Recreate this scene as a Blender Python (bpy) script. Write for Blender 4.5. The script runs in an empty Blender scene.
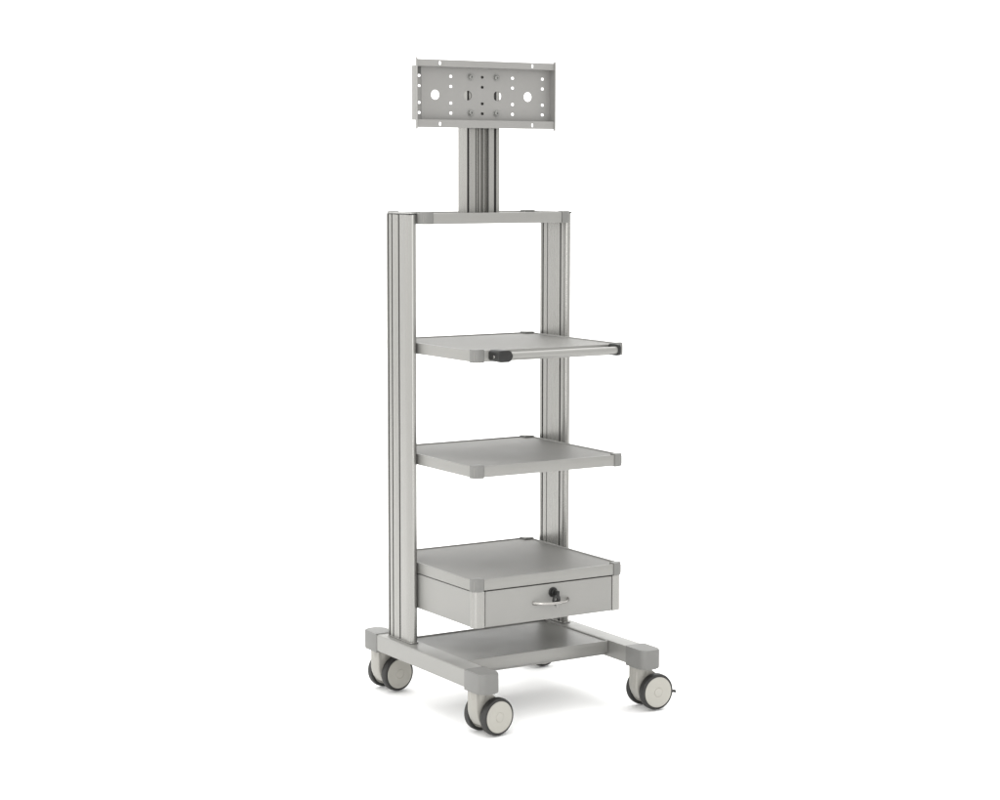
import bpy, bmesh, math
from mathutils import Vector, Matrix
S = bpy.context.scene
C = S.collection
R = math.radians

# ------------------------------------------------------------------ camera
cam_d = bpy.data.cameras.new('camera')
cam = bpy.data.objects.new('camera', cam_d); C.objects.link(cam)
cam_d.sensor_width = 36; cam_d.lens = 36 * 2.0407; cam_d.clip_end = 200
YAW, PITCH, ROLL = R(-31.802), R(-6.298), R(0.09)
fwd = Vector((-math.sin(YAW) * math.cos(PITCH), math.cos(YAW) * math.cos(PITCH), math.sin(PITCH)))
rgt = Vector((math.cos(YAW), math.sin(YAW), 0)); up = rgt.cross(fwd)
r2 = rgt * math.cos(ROLL) + up * math.sin(ROLL); u2 = up * math.cos(ROLL) - rgt * math.sin(ROLL)
m = Matrix((r2, u2, -fwd)).transposed().to_4x4()
m.translation = Vector((-2.7253, -4.1588, 1.344))
cam.matrix_world = m
S.camera = cam

# ------------------------------------------------------------------ light
S.view_settings.view_transform = 'Standard'; S.view_settings.look = 'None'
S.view_settings.gamma = 1; S.view_settings.exposure = 0.0
W = bpy.data.worlds.new('World'); S.world = W; W.use_nodes = True
wn = W.node_tree; bgn = wn.nodes['Background']; bgn.inputs[1].default_value = 2.25
wtc = wn.nodes.new('ShaderNodeTexCoord'); wdt = wn.nodes.new('ShaderNodeVectorMath'); wdt.operation = 'DOT_PRODUCT'
wdt.inputs[1].default_value = (0.85, -0.53, 0.0)                        # unseen world gradient, added to shade curved metal: brighter left, darker right
wrp = wn.nodes.new('ShaderNodeValToRGB'); wmr = wn.nodes.new('ShaderNodeMapRange')
wmr.inputs['From Min'].default_value = -1; wmr.inputs['From Max'].default_value = 1
wrp.color_ramp.elements[0].color = (.90, .90, .885, 1); wrp.color_ramp.elements[0].position = .15
wrp.color_ramp.elements[1].color = (.62, .62, .612, 1); wrp.color_ramp.elements[1].position = .85
wn.links.new(wtc.outputs['Generated'], wdt.inputs[0]); wn.links.new(wdt.outputs['Value'], wmr.inputs['Value'])
wn.links.new(wmr.outputs[0], wrp.inputs[0]); wn.links.new(wrp.outputs[0], bgn.inputs[0])

def area(name, loc, target, sx, sy, power, col=(1, 1, 1)):
    d = bpy.data.lights.new(name, 'AREA'); d.shape = 'RECTANGLE'; d.size = sx; d.size_y = sy
    d.energy = power; d.color = col
    o = bpy.data.objects.new(name, d); C.objects.link(o); o.location = loc
    o.rotation_euler = (Vector(target) - Vector(loc)).to_track_quat('-Z', 'Y').to_euler()
    return o
area('softbox_overhead', (0.3, 1.4, 5.2), (0.1, .3, 0), 7, 7, 270)
area('fill_strip', (-2.2, -2.3, 1.2), (0, .1, .7), .35, 2.6, 26)  # unseen strip light, added for vertical streaks on the metal
area('fill_backdrop', (2.0, 3.0, 6.0), (4.0, 6.5, 1.0), 8, 3, 120)  # unseen light, added to lift the backdrop to white

# ------------------------------------------------------------------ materials
def mat(name, col, rough=.45, metal=0.0, noise=.03, nscale=60., stretch=(1, 1, 1), bump=0.0, bscale=300., spec=.5, detail=5):
    M = bpy.data.materials.new(name); M.use_nodes = True
    nt = M.node_tree; b = nt.nodes['Principled BSDF']
    b.inputs['Metallic'].default_value = metal
    b.inputs['Specular IOR Level'].default_value = spec
    tc = nt.nodes.new('ShaderNodeTexCoord'); mp = nt.nodes.new('ShaderNodeMapping')
    mp.inputs['Scale'].default_value = stretch
    nt.links.new(tc.outputs['Object'], mp.inputs['Vector'])
    n = nt.nodes.new('ShaderNodeTexNoise'); n.inputs['Scale'].default_value = nscale
    n.inputs['Detail'].default_value = detail
    nt.links.new(mp.outputs[0], n.inputs['Vector'])
    r = nt.nodes.new('ShaderNodeMapRange'); r.inputs['To Min'].default_value = max(.02, rough - noise * 2)
    r.inputs['To Max'].default_value = rough + noise * 2
    nt.links.new(n.outputs['Fac'], r.inputs['Value']); nt.links.new(r.outputs[0], b.inputs['Roughness'])
    mx = nt.nodes.new('ShaderNodeMix'); mx.data_type = 'RGBA'
    a = [c * (1 - noise) for c in col] + [1]; z = [min(1, c * (1 + noise)) for c in col] + [1]
    mx.inputs['A'].default_value = a; mx.inputs['B'].default_value = z
    nt.links.new(n.outputs['Fac'], mx.inputs['Factor']); nt.links.new(mx.outputs['Result'], b.inputs['Base Color'])
    if bump:
        n2 = nt.nodes.new('ShaderNodeTexNoise'); n2.inputs['Scale'].default_value = bscale; n2.inputs['Detail'].default_value = 2
        bp = nt.nodes.new('ShaderNodeBump'); bp.inputs['Strength'].default_value = bump; bp.inputs['Distance'].default_value = .0006
        nt.links.new(mp.outputs[0], n2.inputs['Vector'])
        nt.links.new(n2.outputs['Fac'], bp.inputs['Height']); nt.links.new(bp.outputs[0], b.inputs['Normal'])
    return M
M_ALU = mat('anodised_aluminium', (.262, .258, .246), .27, .75, .010, 24, (7, 7, .03), 0, 500, .35, 1)
M_ALUH = mat('anodised_rail', (.230, .227, .216), .38, .35, .04, 40, (.4, .4, 6), 0, 500, .35)
M_PAINT = mat('grey_powder_coat', (.222, .219, .209), .42, .05, .03, 14, bump=.08, bscale=900, spec=.35)
M_PANEL = mat('grey_shelf_laminate', (.177, .174, .166), .54, .03, .03, 6, bump=.04, bscale=900, spec=.22)
M_STEEL = mat('bracket_steel', (.222, .218, .210), .45, .15, .05, 18, bump=.06, bscale=500, spec=.35)
M_SHADE = mat('dark_grey_shade', (.065, .065, .062), .5, 0, .04, 30)  # dark colour standing in for shade inside the bracket
M_CAP = mat('grey_plastic', (.143, .142, .136), .48, 0, .04, 30, bump=.08, bscale=900, spec=.35)
M_FORK = mat('warm_grey_fork', (.25, .242, .220), .45, 0, .03, 30, bump=.1)
M_CAST = mat('warm_grey_plastic', (.315, .305, .275), .42, 0, .03, 30, bump=.1)
M_RUB = mat('dark_rubber', (.012, .0115, .0105), .6, 0, .1, 60, bump=.3)
M_BLK = mat('black_plastic', (.013, .013, .0125), .42, 0, .1, 40, bump=.1, spec=.3)
M_CHR = mat('polished_metal', (.33, .32, .305), .24, 1.0, .02, 60)
M_BOLT = mat('zinc_bolt', (.24, .24, .23), .35, .8, .1, 200)
M_FLR = mat('white_studio_floor', (.925, .925, .925), .7, 0, .004, 3, spec=.2)

# ------------------------------------------------------------------ mesh helpers
def finish(name, bm, material, parent=None, angle=32):
    bmesh.ops.recalc_face_normals(bm, faces=bm.faces)
    me = bpy.data.meshes.new(name); bm.to_mesh(me); bm.free()
    for p in me.polygons: p.use_smooth = True
    me.set_sharp_from_angle(angle=R(angle))
    me.materials.append(material)
    o = bpy.data.objects.new(name, me); C.objects.link(o)
    if parent: o.parent = parent
    return o

def add_box(bm, x0, x1, y0, y1, z0, z1, bev=0.0, seg=2):
    r = bmesh.ops.create_cube(bm, size=1)
    vs = r['verts']
    for v in vs:
        v.co = Vector((x0 + (v.co.x + .5) * (x1 - x0), y0 + (v.co.y + .5) * (y1 - y0), z0 + (v.co.z + .5) * (z1 - z0)))
    if bev:
        es = list({e for v in vs for e in v.link_edges})
        bmesh.ops.bevel(bm, geom=es, offset=bev, segments=seg, profile=.5, affect='EDGES')

def add_prism(bm, poly, a0, a1, fn, bev=0.0, seg=2):
    """poly in 2-D swept from a0 to a1; fn(u, v, a) -> xyz"""
    lo = [bm.verts.new(fn(u, v, a0)) for u, v in poly]; hi = [bm.verts.new(fn(u, v, a1)) for u, v in poly]
    n = len(poly); fs = [bm.faces.new(lo), bm.faces.new(hi)]
    for i in range(n):
        bm.faces.new((lo[i], lo[(i + 1) % n], hi[(i + 1) % n], hi[i]))
    if bev:
        es = list({e for f in fs for e in f.edges})
        bmesh.ops.bevel(bm, geom=es, offset=bev, segments=seg, profile=.5, affect='EDGES')
Zup = lambda u, v, a: (u, v, a)

def arc(cx, cy, r, a0, a1, n=8):
    return [(cx + r * math.cos(R(a0 + (a1 - a0) * i / n)), cy + r * math.sin(R(a0 + (a1 - a0) * i / n))) for i in range(n + 1)]

def rrect(x0, x1, y0, y1, r, n=6, rs=None):
    """rounded rectangle; rs = radii for corners (x1y1, x0y1, x0y0, x1y0)"""
    rs = rs or (r,) * 4
    p = arc(x1 - rs[0], y1 - rs[0], rs[0], 0, 90, n) + arc(x0 + rs[1], y1 - rs[1], rs[1], 90, 180, n)
    return p + arc(x0 + rs[2], y0 + rs[2], rs[2], 180, 270, n) + arc(x1 - rs[3], y0 + rs[3], rs[3], 270, 360, n)

def add_tube(bm, pts, rad, seg=20, rad2=None, cap=True):
    """sweep of an ellipse (rad horizontal, rad2 vertical) along pts"""
    rad2 = rad2 or rad; rings = []
    for i, p in enumerate(pts):
        a = Vector(pts[max(0, i - 1)]); b = Vector(pts[min(len(pts) - 1, i + 1)])
        t = (b - a).normalized(); h = Vector((0, 0, 1)) if abs(t.z) < .9 else Vector((0, 1, 0))
        s = t.cross(h).normalized(); w = s.cross(t).normalized()
        k = rad[i] if isinstance(rad, list) else rad; k2 = rad2[i] if isinstance(rad2, list) else rad2
        rings.append([bm.verts.new(Vector(p) + s * k * math.cos(2 * math.pi * j / seg) + w * k2 * math.sin(2 * math.pi * j / seg)) for j in range(seg)])
    for A, B in zip(rings, rings[1:]):
        for j in range(seg): bm.faces.new((A[j], A[(j + 1) % seg], B[(j + 1) % seg], B[j]))
    if cap: bm.faces.new(rings[0]); bm.faces.new(rings[-1])

def add_lathe(bm, prof, M, seg=48):
    """prof = [(radius, axial)], revolved about local Z, placed by matrix M"""
    rings = []
    for r, a in prof:
        if r < 1e-6: rings.append([bm.verts.new(M @ Vector((0, 0, a)))])
        else: rings.append([bm.verts.new(M @ Vector((r * math.cos(2 * math.pi * j / seg), r * math.sin(2 * math.pi * j / seg), a))) for j in range(seg)])
    for A, B in zip(rings, rings[1:]):
        for j in range(seg):
            k = (j + 1) % seg
            if len(A) == 1 and len(B) == 1: continue
            if len(A) == 1: bm.faces.new((A[0], B[j], B[k]))
            elif len(B) == 1: bm.faces.new((A[j], A[k], B[0]))
            else: bm.faces.new((A[j], A[k], B[k], B[j]))

def sheet(name, outlines, thick, M, material, parent):
    """flat sheet with real holes: filled 2-D curve (first outline = edge, the rest = holes), thickness thick"""
    cu = bpy.data.curves.new('tmp', 'CURVE'); cu.dimensions = '2D'; cu.fill_mode = 'BOTH'; cu.extrude = thick / 2
    for pl in outlines:
        s = cu.splines.new('POLY'); s.points.add(len(pl) - 1); s.use_cyclic_u = True
        for q, (x, y) in zip(s.points, pl): q.co = (x, y, 0, 1)
    t = bpy.data.objects.new('tmp', cu); C.objects.link(t)
    me = bpy.data.meshes.new_from_object(t.evaluated_get(bpy.context.evaluated_depsgraph_get()))
    bpy.data.objects.remove(t); bpy.data.curves.remove(cu)
    bm = bmesh.new(); bm.from_mesh(me); bpy.data.meshes.remove(me)
    bmesh.ops.remove_doubles(bm, verts=bm.verts, dist=1e-6)
    bm.transform(M)
    return bm

# ------------------------------------------------------------------ setting
def struct(o): o['kind'] = 'structure'; return o
fx, fy = fwd.x / math.hypot(fwd.x, fwd.y), fwd.y / math.hypot(fwd.x, fwd.y)
def gp(a, s, z=0): return (a * fx + s * fy, a * fy - s * fx, z)          # a: away from the camera, s: sideways
FAR, WID = 5.0, 14.0
bm = bmesh.new()
bm.faces.new([bm.verts.new(gp(*q)) for q in ((-9, -WID), (-9, WID), (FAR, WID), (FAR, -WID))])
struct(finish('floor', bm, M_FLR))
bm = bmesh.new(); rad = 2.5; rows = []
prof = [(FAR + rad * math.sin(R(t)), rad - rad * math.cos(R(t))) for t in range(0, 91, 5)] + [(FAR + rad, 9.0)]
for a, z in prof: rows.append([bm.verts.new(gp(a, s, z)) for s in (-WID, WID)])
for A, B in zip(rows, rows[1:]): bm.faces.new((A[0], A[1], B[1], B[0]))
struct(finish('backdrop', bm, M_FLR))

# ------------------------------------------------------------------ the trolley
cart = bpy.data.objects.new('equipment_trolley', None); C.objects.link(cart)
cart['label'] = 'tall grey four-wheeled equipment trolley with shelves, one drawer and a perforated mounting bracket on top'
cart['category'] = 'trolley'

HW, D = .22, .4435
ZB = .161
RO, RI = .2641, .2108                                                   # outer and inner face of the base rails

# --- uprights
def post_profile(sx):
    """cross-section of an upright: x thickness, y depth; sx = side"""
    xi, xo, y0, y1 = HW - .0, .2436, .2692, .3915
    r = (xo - xi) / 2
    def side(x, d, grooves):                                            # d = +1: groove cuts towards +x
        out = []
        for yc, w, dep in grooves:
            out += [(x, yc - w), (x + d * dep, yc - w), (x + d * dep, yc + w), (x, yc + w)]
        return out
    L = y1 - y0
    inner = side(xi, 1, [(y0 + .19 * L, .0031, .009), (y0 + .70 * L, .0016, .003), (y0 + .875 * L, .0031, .009)])
    outer = side(xo, -1, [(y0 + .46 * L, .0033, .009), (y0 + .75 * L, .0027, .007), (y0 + .905 * L, .0031, .009)])
    # the land between the two front grooves is chamfered towards the front
    outer = outer[:4] + [(xo - .0022, y0 + .46 * L + .0036), (xo, y0 + .66 * L)] + outer[4:]
    rc = .0095; xm = (xi + xo) / 2
    el = lambda ry, a0, a1: [(xm + r * math.cos(R(a0 + (a1 - a0) * i / 14)), y0 + ry + ry * math.sin(R(a0 + (a1 - a0) * i / 14))) for i in range(15)]
    p = el(.014, 270, 180) + inner + arc(xi + rc * .3, y1 - rc * .3, rc * .3, 180, 90, 5)
    p += arc(xo - rc * .3, y1 - rc * .3, rc * .3, 90, 0, 5) + outer[::-1] + el(.026, 0, -90)[:-1]
    return [(sx * x, y) for x, y in p]
for sx in (-1, 1):
    bm = bmesh.new(); add_prism(bm, post_profile(sx), ZB + .0025, 1.2449, Zup)
    post = finish('upright_post', bm, M_ALU, cart, 28)
    LP = .3915 - .2692
    for x0_, x1_, fr in ((HW + .0035, HW + .0075, .19), (HW + .0035, HW + .0075, .875), (.2436 - .0075, .2436 - .0035, .46), (.2436 - .0075, .2436 - .0035, .905)):
        yc = .2692 + fr * LP
        bm = bmesh.new(); add_box(bm, min(sx * x0_, sx * x1_), max(sx * x0_, sx * x1_), yc - .0027, yc + .0027, ZB + .004, 1.2440)
        finish('slot_strip', bm, M_RUB, post)  # dark strip added to deepen the shade inside the groove
    bm = bmesh.new(); add_prism(bm, [(sx * x, y) for x, y in rrect(HW - .0006, .2440, .2704, .3922, .0098)], 1.2471, 1.2495, Zup, .0005, 1)
    finish('end_cap', bm, M_ALU, post)
    bm = bmesh.new(); add_prism(bm, [(sx * x, y) for x, y in rrect(HW + .0003, .2433, .2700, .3914, .0095)], 1.2445, 1.2473, Zup)
    finish('gasket', bm, M_BLK, post)
    bm = bmesh.new(); add_prism(bm, [(sx * x, y) for x, y in rrect(HW - .0025, .2455, .2687, .394, .010)], ZB + .0004, ZB + .0035, Zup, .0008, 1)
    finish('foot_plate', bm, M_ALU, post)

# --- shelf: panel with frame rails and corner caps
def make_shelf(zt, y0, y1, base=False, x0=-HW, x1=HW, lip=.002):
    H = .0305 if base else .0275; zb = zt - H
    bm = bmesh.new(); add_box(bm, x0 + .003, x1 - .003, y0 + .003, y1 - .004, zb + .003, zt - .0032, .0008, 1)
    sh = finish('base_shelf' if base else 'shelf', bm, M_PAINT if base else M_PANEL, cart)
    cl = .0 if base else .029; cs = .0 if base else .020
    w = .0045
    for k in range(4):
        bm = bmesh.new()
        if k == 0: add_box(bm, x0 + cl, x1 - cl, y0, y0 + w, zb, zt, .0012)
        if k == 1: add_box(bm, x0 + cl, x1 - cl, y1 - w, y1, zb, zt, .0012)
        if k == 2: add_box(bm, x0, x0 + w, y0 + cs, y1 - cs - (0 if base else .007), zb, zt, .0012)
        if k == 3: add_box(bm, x1 - w, x1, y0 + cs, y1 - cs, zb, zt, .0012)
        finish('frame_rail', bm, M_ALUH, sh)
    if not base:
        for sx in (-1, 1):
            for yy, sy in ((y0, 1), (y1, -1)):
                cr = .018 if sy > 0 else .0262
                q = rrect(0, cl + .0004, 0, (cs if sy > 0 else .027) + .0004, .001, 8, (.001, .001, cr, .001))
                e = .0012
                poly = [((x1 if sx > 0 else x0) - sx * (u - e), yy + sy * (v - e)) for u, v in q]
                bm = bmesh.new(); add_prism(bm, poly, zb - lip, zt + .0022, Zup, .0012, 2)
                finish('corner_cap', bm, M_CAP, sh)
    return sh
make_shelf(1.2492, .243, D, lip=.0002)
s1 = make_shelf(.9256, 0, D)
make_shelf(.6458, 0, D)
make_shelf(.3683, 0, D)

# --- drawer under the third shelf
zd0, zd1 = .2500, .3384
bm = bmesh.new(); add_box(bm, -HW + .0015, HW - .0015, .019, D - .02, zd0, zd1, .0015)
add_box(bm, -HW + .012, HW - .012, .004, .02, zd0 + .002, zd1 - .002)
drawer = finish('drawer', bm, M_PAINT, cart)
for sx in (-1, 1):
    e = .0005
    q = rrect(0, .0305, 0, .0185, .001, 10, (.001, .001, .0175, .001))
    poly = [(sx * (HW - e - u), .0005 + v) for u, v in q]
    bm = bmesh.new(); add_prism(bm, poly, zd0 - .001, zd1, Zup, .0008, 1)
    finish('corner_trim', bm, M_ALU, drawer)
bm = bmesh.new(); add_box(bm, -HW + .0338, HW - .0338, .0008, .008, zd0 - .0005, zd1 - .0005, .0012)
front = finish('drawer_front', bm, M_PAINT, drawer)
# bow handle
bm = bmesh.new(); pts = []; r1 = []; r2_ = []
for i in range(25):
    t = i / 24; x = -.050 + .104 * t
    pts.append((x, .0008 - .031 * (math.sin(math.pi * t) ** .62), .2945)); k = .5 + .5 * abs(2 * t - 1) ** 2
    r1.append(.0026); r2_.append(.0034 if .08 < t < .92 else .0046)
add_tube(bm, pts, r1, 14, r2_)
finish('handle', bm, M_CHR, drawer)
# lock with its key
lx, lz = .0085, .3165
Mlock = Matrix.Translation((lx, .001, lz)) @ Matrix.Rotation(R(90), 4, 'X')
bm = bmesh.new(); add_lathe(bm, [(0, 0), (.0125, 0), (.0125, .003), (.011, .0045), (.0085, .0045), (.0085, .010), (.007, .011), (0, .011)], Mlock, 32)
lock = finish('lock', bm, M_BLK, drawer)
bm = bmesh.new()
hole = lambda r, cx=0, cz=0, n=20, sq=1: [(cx + r * math.cos(2 * math.pi * i / n), cz + r * sq * math.sin(2 * math.pi * i / n)) for i in range(n)]
Mk = Matrix.Translation((lx - .0030, -.0215, lz - .0160)) @ Matrix.Rotation(R(18), 4, 'Z') @ Matrix.Rotation(R(90), 4, 'X')
kb = sheet('key', [hole(.0140, -.001, 0, 28, 1.0), hole(.0046, -.003, .002)], .004, Mk, M_BLK, drawer)
add_box(kb, lx - .0035, lx + .0045, -.024, -.009, lz - .007, lz + .006, .001)
finish('key', kb, M_BLK, drawer)
bm = bmesh.new(); add_lathe(bm, [(0, -.001), (.0028, -.001), (.0033, 0), (.0033, .008), (0, .009)], Matrix.Translation((lx - .004, -.024, .2835)), 16)
finish('key_ring_tag', bm, M_BOLT, drawer)

# --- handle bar in front of the uppermost loaded shelf
zh = .9135
bm = bmesh.new(); add_tube(bm, [(-.165, -.035, zh), (.170, -.035, zh)], .0090, 32)
bar = finish('handle_bar', bm, M_ALUH, cart)
def yz(poly, xa, xb, bev=.002):
    bm = bmesh.new(); add_prism(bm, poly, xa, xb, lambda u, v, a: (a, u, v), bev, 3); return bm
bm = bmesh.new()
add_prism(bm, rrect(-.1795, -.141, zh - .0140, zh + .0140, .010, 8, (.010, .006, .006, .010)), -.0485, -.0012, lambda u, v, a: (u, a, v), .0035, 3)
cl = finish('handle_clamp', bm, M_BLK, bar)
bm = bmesh.new()
Msc = Matrix.Translation((-.1794, -.027, zh - .002)) @ Matrix.Rotation(R(-90), 4, 'Y')
add_lathe(bm, [(0, 0), (.0034, 0), (.0034, .0012), (.0026, .002), (0, .002)], Msc, 16)
finish('screw', bm, M_CHR, cl)
bm = yz(rrect(-.046, -.0012, zh - .0135, zh + .0145, .007, 6), .1690, .1765, .0015)
finish('handle_clamp', bm, M_BLK, bar)

# --- base: pan shelf between two rails
sb = make_shelf(ZB - .0006, .048, .346, True, -RI - .002, RI + .002)
bm = bmesh.new(); add_box(bm, -RI, RI, .06, .335, ZB - .040, ZB - .0310, .002)
finish('pan_bottom', bm, M_PAINT, sb)
BY0, BY1 = -.1073, .4880
for sx in (-1, 1):
    bm = bmesh.new()
    rail = rrect(RI, RO, ZB - .0435, ZB, .004, 5, (.0045, .0008, .003, .003))
    add_prism(bm, [(sx * u, v) for u, v in rail], BY0 + .02, BY1 - .02, lambda u, v, a: (u, a, v))
    br = finish('base_rail', bm, M_ALUH, cart)
    for y, sy, L in ((BY0, 1, .078), (BY1, -1, .075)):
        e = .0018
        q = rrect(-e, RO - RI + e, -e, L, .003, 8, (.002, .002, .018, .018))
        poly = [(sx * (RO - u), y + sy * v) for u, v in q]
        bm = bmesh.new(); add_prism(bm, poly, ZB - .0475, ZB + .0016, Zup, .0035, 3)
        # slight draft: wider at the bottom like the moulded cap
        cxm, cym = sx * (RO + RI) / 2, y + sy * L / 2
        finish('corner_cap', bm, M_CAP, br)

# --- mast and mounting bracket
MY0, MY1, MW = .3190, .3610, .0497
def mast_profile():
    g = lambda x, w, d: [(x - w, MY0), (x - w, MY0 + d), (x + w, MY0 + d), (x + w, MY0)]
    p = [(-MW, MY1), (-MW, MY0 + .003), (-MW + .0015, MY0)]
    p += g(-.0450, .0030, .010)
    ch = [(-.0235, 0), (-.0235, .016), (-.0165, .016), (-.0165, .007), (-.0140, .007), (-.0140, .016), (-.0060, .016), (-.0060, .011),
          (-.0025, .011), (-.0025, .016), (.0040, .016), (.0040, .007), (.0065, .007), (.0065, .016), (.0165, .016), (.0165, 0)]
    p += [(x, MY0 + d) for x, d in ch]
    p += g(.0355, .0036, .012)
    p += [(MW - .0015, MY0), (MW, MY0 + .003), (MW, MY1)]
    return p
bm = bmesh.new(); add_prism(bm, mast_profile(), 1.2450, 1.602, Zup)
mast = finish('mast', bm, M_ALU, cart, 28)
for xc, w in ((-.0450, .0024), (.0355, .0030)):
    bm = bmesh.new(); add_box(bm, xc - w, xc + w, MY0 + .004, MY0 + .009, 1.2505, 1.601)
    finish('slot_strip', bm, M_RUB, mast)  # added dark strip, deepens the shade in the mast groove

BX = -.0035; BYF, BYB = .2965, .3175; t = .0018
Z0, Z1, F0, F1 = 1.4793, 1.6135, 1.4612, 1.6290
zs = (1.5895, 1.5645, 1.523, 1.498); cols = (-.1888, -.0968, -.0045, .0865, .1775)
xs0, xs1 = BX - .2035, BX + .2035
outl = [rrect(xs0, xs1, Z0, Z1, .001, 2)]
for cx in cols:
    for z in zs: outl.append(rrect(cx - .0044, cx + .0044, z - .0034, z + .0034, .0026, 3))
for cx in (-.1424, -.0475, .0405, .1325): outl.append(hole(.0122, cx, 1.543, 28))
Mb = Matrix.Translation((0, BYB, 0)) @ Matrix.Rotation(R(90), 4, 'X')
bm = sheet('x', outl, t, Mb, M_STEEL, cart)
br = bracket = finish('mounting_bracket', bm, M_STEEL, cart)
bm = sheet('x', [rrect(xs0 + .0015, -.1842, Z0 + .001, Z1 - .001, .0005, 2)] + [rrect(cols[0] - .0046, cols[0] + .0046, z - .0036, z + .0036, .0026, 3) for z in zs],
           .0012, Matrix.Translation((0, BYB - .0022, 0)) @ Matrix.Rotation(R(90), 4, 'X'), M_SHADE, cart)
finish('edge_shade', bm, M_SHADE, bracket)  # added strip: the left wall's shade on the back plate, as dark colour
for za, zb_, zh_ in ((Z1 - .0012, F1, 1.6205), (F0, Z0 + .0012, 1.4702)):
    o = [rrect(xs0, xs1, za, zb_, .0008, 2)] + [rrect(BX + s * .137 - .0030, BX + s * .137 + .0030, zh_ - .0048, zh_ + .0048, .0028, 4) for s in (-1, 1)]
    bm = sheet('x', o, t, Matrix.Translation((0, BYF, 0)) @ Matrix.Rotation(R(90), 4, 'X'), M_STEEL, cart)
    zz = Z1 - .0010 if za > 1.55 else Z0 + .0010
    add_box(bm, xs0, xs1, BYF + .0009, BYB - .0009, zz - .0009, zz + .0009)
    finish('flange', bm, M_STEEL, bracket)
for s in (-1, 1):
    x = BX + s * .2045
    bm = bmesh.new(); add_box(bm, x - .0009, x + .0009, BYF - .0055, BYF + .003, 1.4570, 1.6335, .0004, 1)
    add_box(bm, x - .0009, x + .0009, BYF + .002, BYB + .0009, Z0, Z1, .0003, 1)
    finish('side_tab', bm, M_STEEL, bracket)
for cx in (-.0395, .0370):
    for z in (1.5895, 1.4995):
        Mx = Matrix.Translation((cx, BYB - .0009, z)) @ Matrix.Rotation(R(90), 4, 'X')
        bm = bmesh.new()
        add_lathe(bm, [(0, 0), (.0088, 0), (.0088, .0010), (.0084, .0014), (.0062, .0014), (.0062, .0050), (.0054, .0058), (.0030, .0058), (.0028, .0028), (0, .0028)], Mx, 24)
        finish('bolt', bm, M_BOLT, bracket)

# --- casters: housing with two tyred discs
def make_caster(px, py, rot, trail, brake=False):
    """px, py = swivel stem; local X = wheel travel, local -Y = axle towards the viewer"""
    WR = .0462; z0 = .0022
    T = Matrix.Translation((px, py, z0)) @ Matrix.Rotation(R(rot), 4, 'Z')
    ax = trail
    # housing outline in the wheel plane (x, z)
    top = ZB - .0475 - z0
    out = [(-.0195, top - .002), (-.0195, .062)] + [(-.0170, .050), (-.012, .038), (-.003, .026)] + arc(ax, WR, .021, 235, 330, 8)
    out += [(ax + .030, WR + .004)] + arc(ax, WR + .002, .0385, 12, 66, 8) + [(.0215, top - .012), (.0205, top - .002)]
    bm = bmesh.new(); add_prism(bm, out, -.0185, .0185, lambda u, v, a: (u, a, v), .003, 3)
    add_lathe(bm, [(0, top + .0005), (.0215, top + .0005), (.0222, top - .002), (.0222, top - .010), (.0205, top - .022), (.0180, top - .03), (0, top - .03)], Matrix.Identity(4), 32)
    bm.transform(T)
    cs = finish('caster', bm, M_FORK, cart, 40)
    for s in (-1, 1):                                                   # s = -1 : the viewer's side
        Mw = T @ Matrix.Translation((ax, s * .0220, WR)) @ Matrix.Rotation(R(90 if s < 0 else -90), 4, 'X')
        bm = bmesh.new()
        add_lathe(bm, [(.0386, .0), (WR - .003, .0), (WR - .0008, .0012), (WR, .004), (WR, .013), (WR - .0012, .0172), (WR - .0038, .0195), (.0395, .0200), (.0385, .0190)], Mw, 64)
        finish('tyre', bm, M_RUB, cs)
        bm = bmesh.new()
        add_lathe(bm, [(0, .001), (.0380, .001), (.0389, .0188), (.0385, .0202), (.0372, .0208), (.0335, .0205), (.032, .0200), (.013, .0208), (.0120, .0200),
                       (.0112, .0200), (.0102, .0212), (0, .0216)], Mw, 64)
        finish('wheel_disc', bm, M_CAST, cs)
    if brake:
        bm = bmesh.new(); add_box(bm, ax + .036, ax + .0535, -.037, -.028, .0385, .0435, .0015)
        add_box(bm, ax + .0515, ax + .0565, -.039, -.028, .0378, .0447, .0018)
        bm.transform(T); finish('brake_lever', bm, M_RUB, cs)
    return cs
make_caster(-.2375, -.0500, 7, .032)
make_caster(.2375, -.0500, -3, .031, True)
make_caster(-.2320, .4520, 7, .031)
make_caster(.2375, .4800, 3, .034)
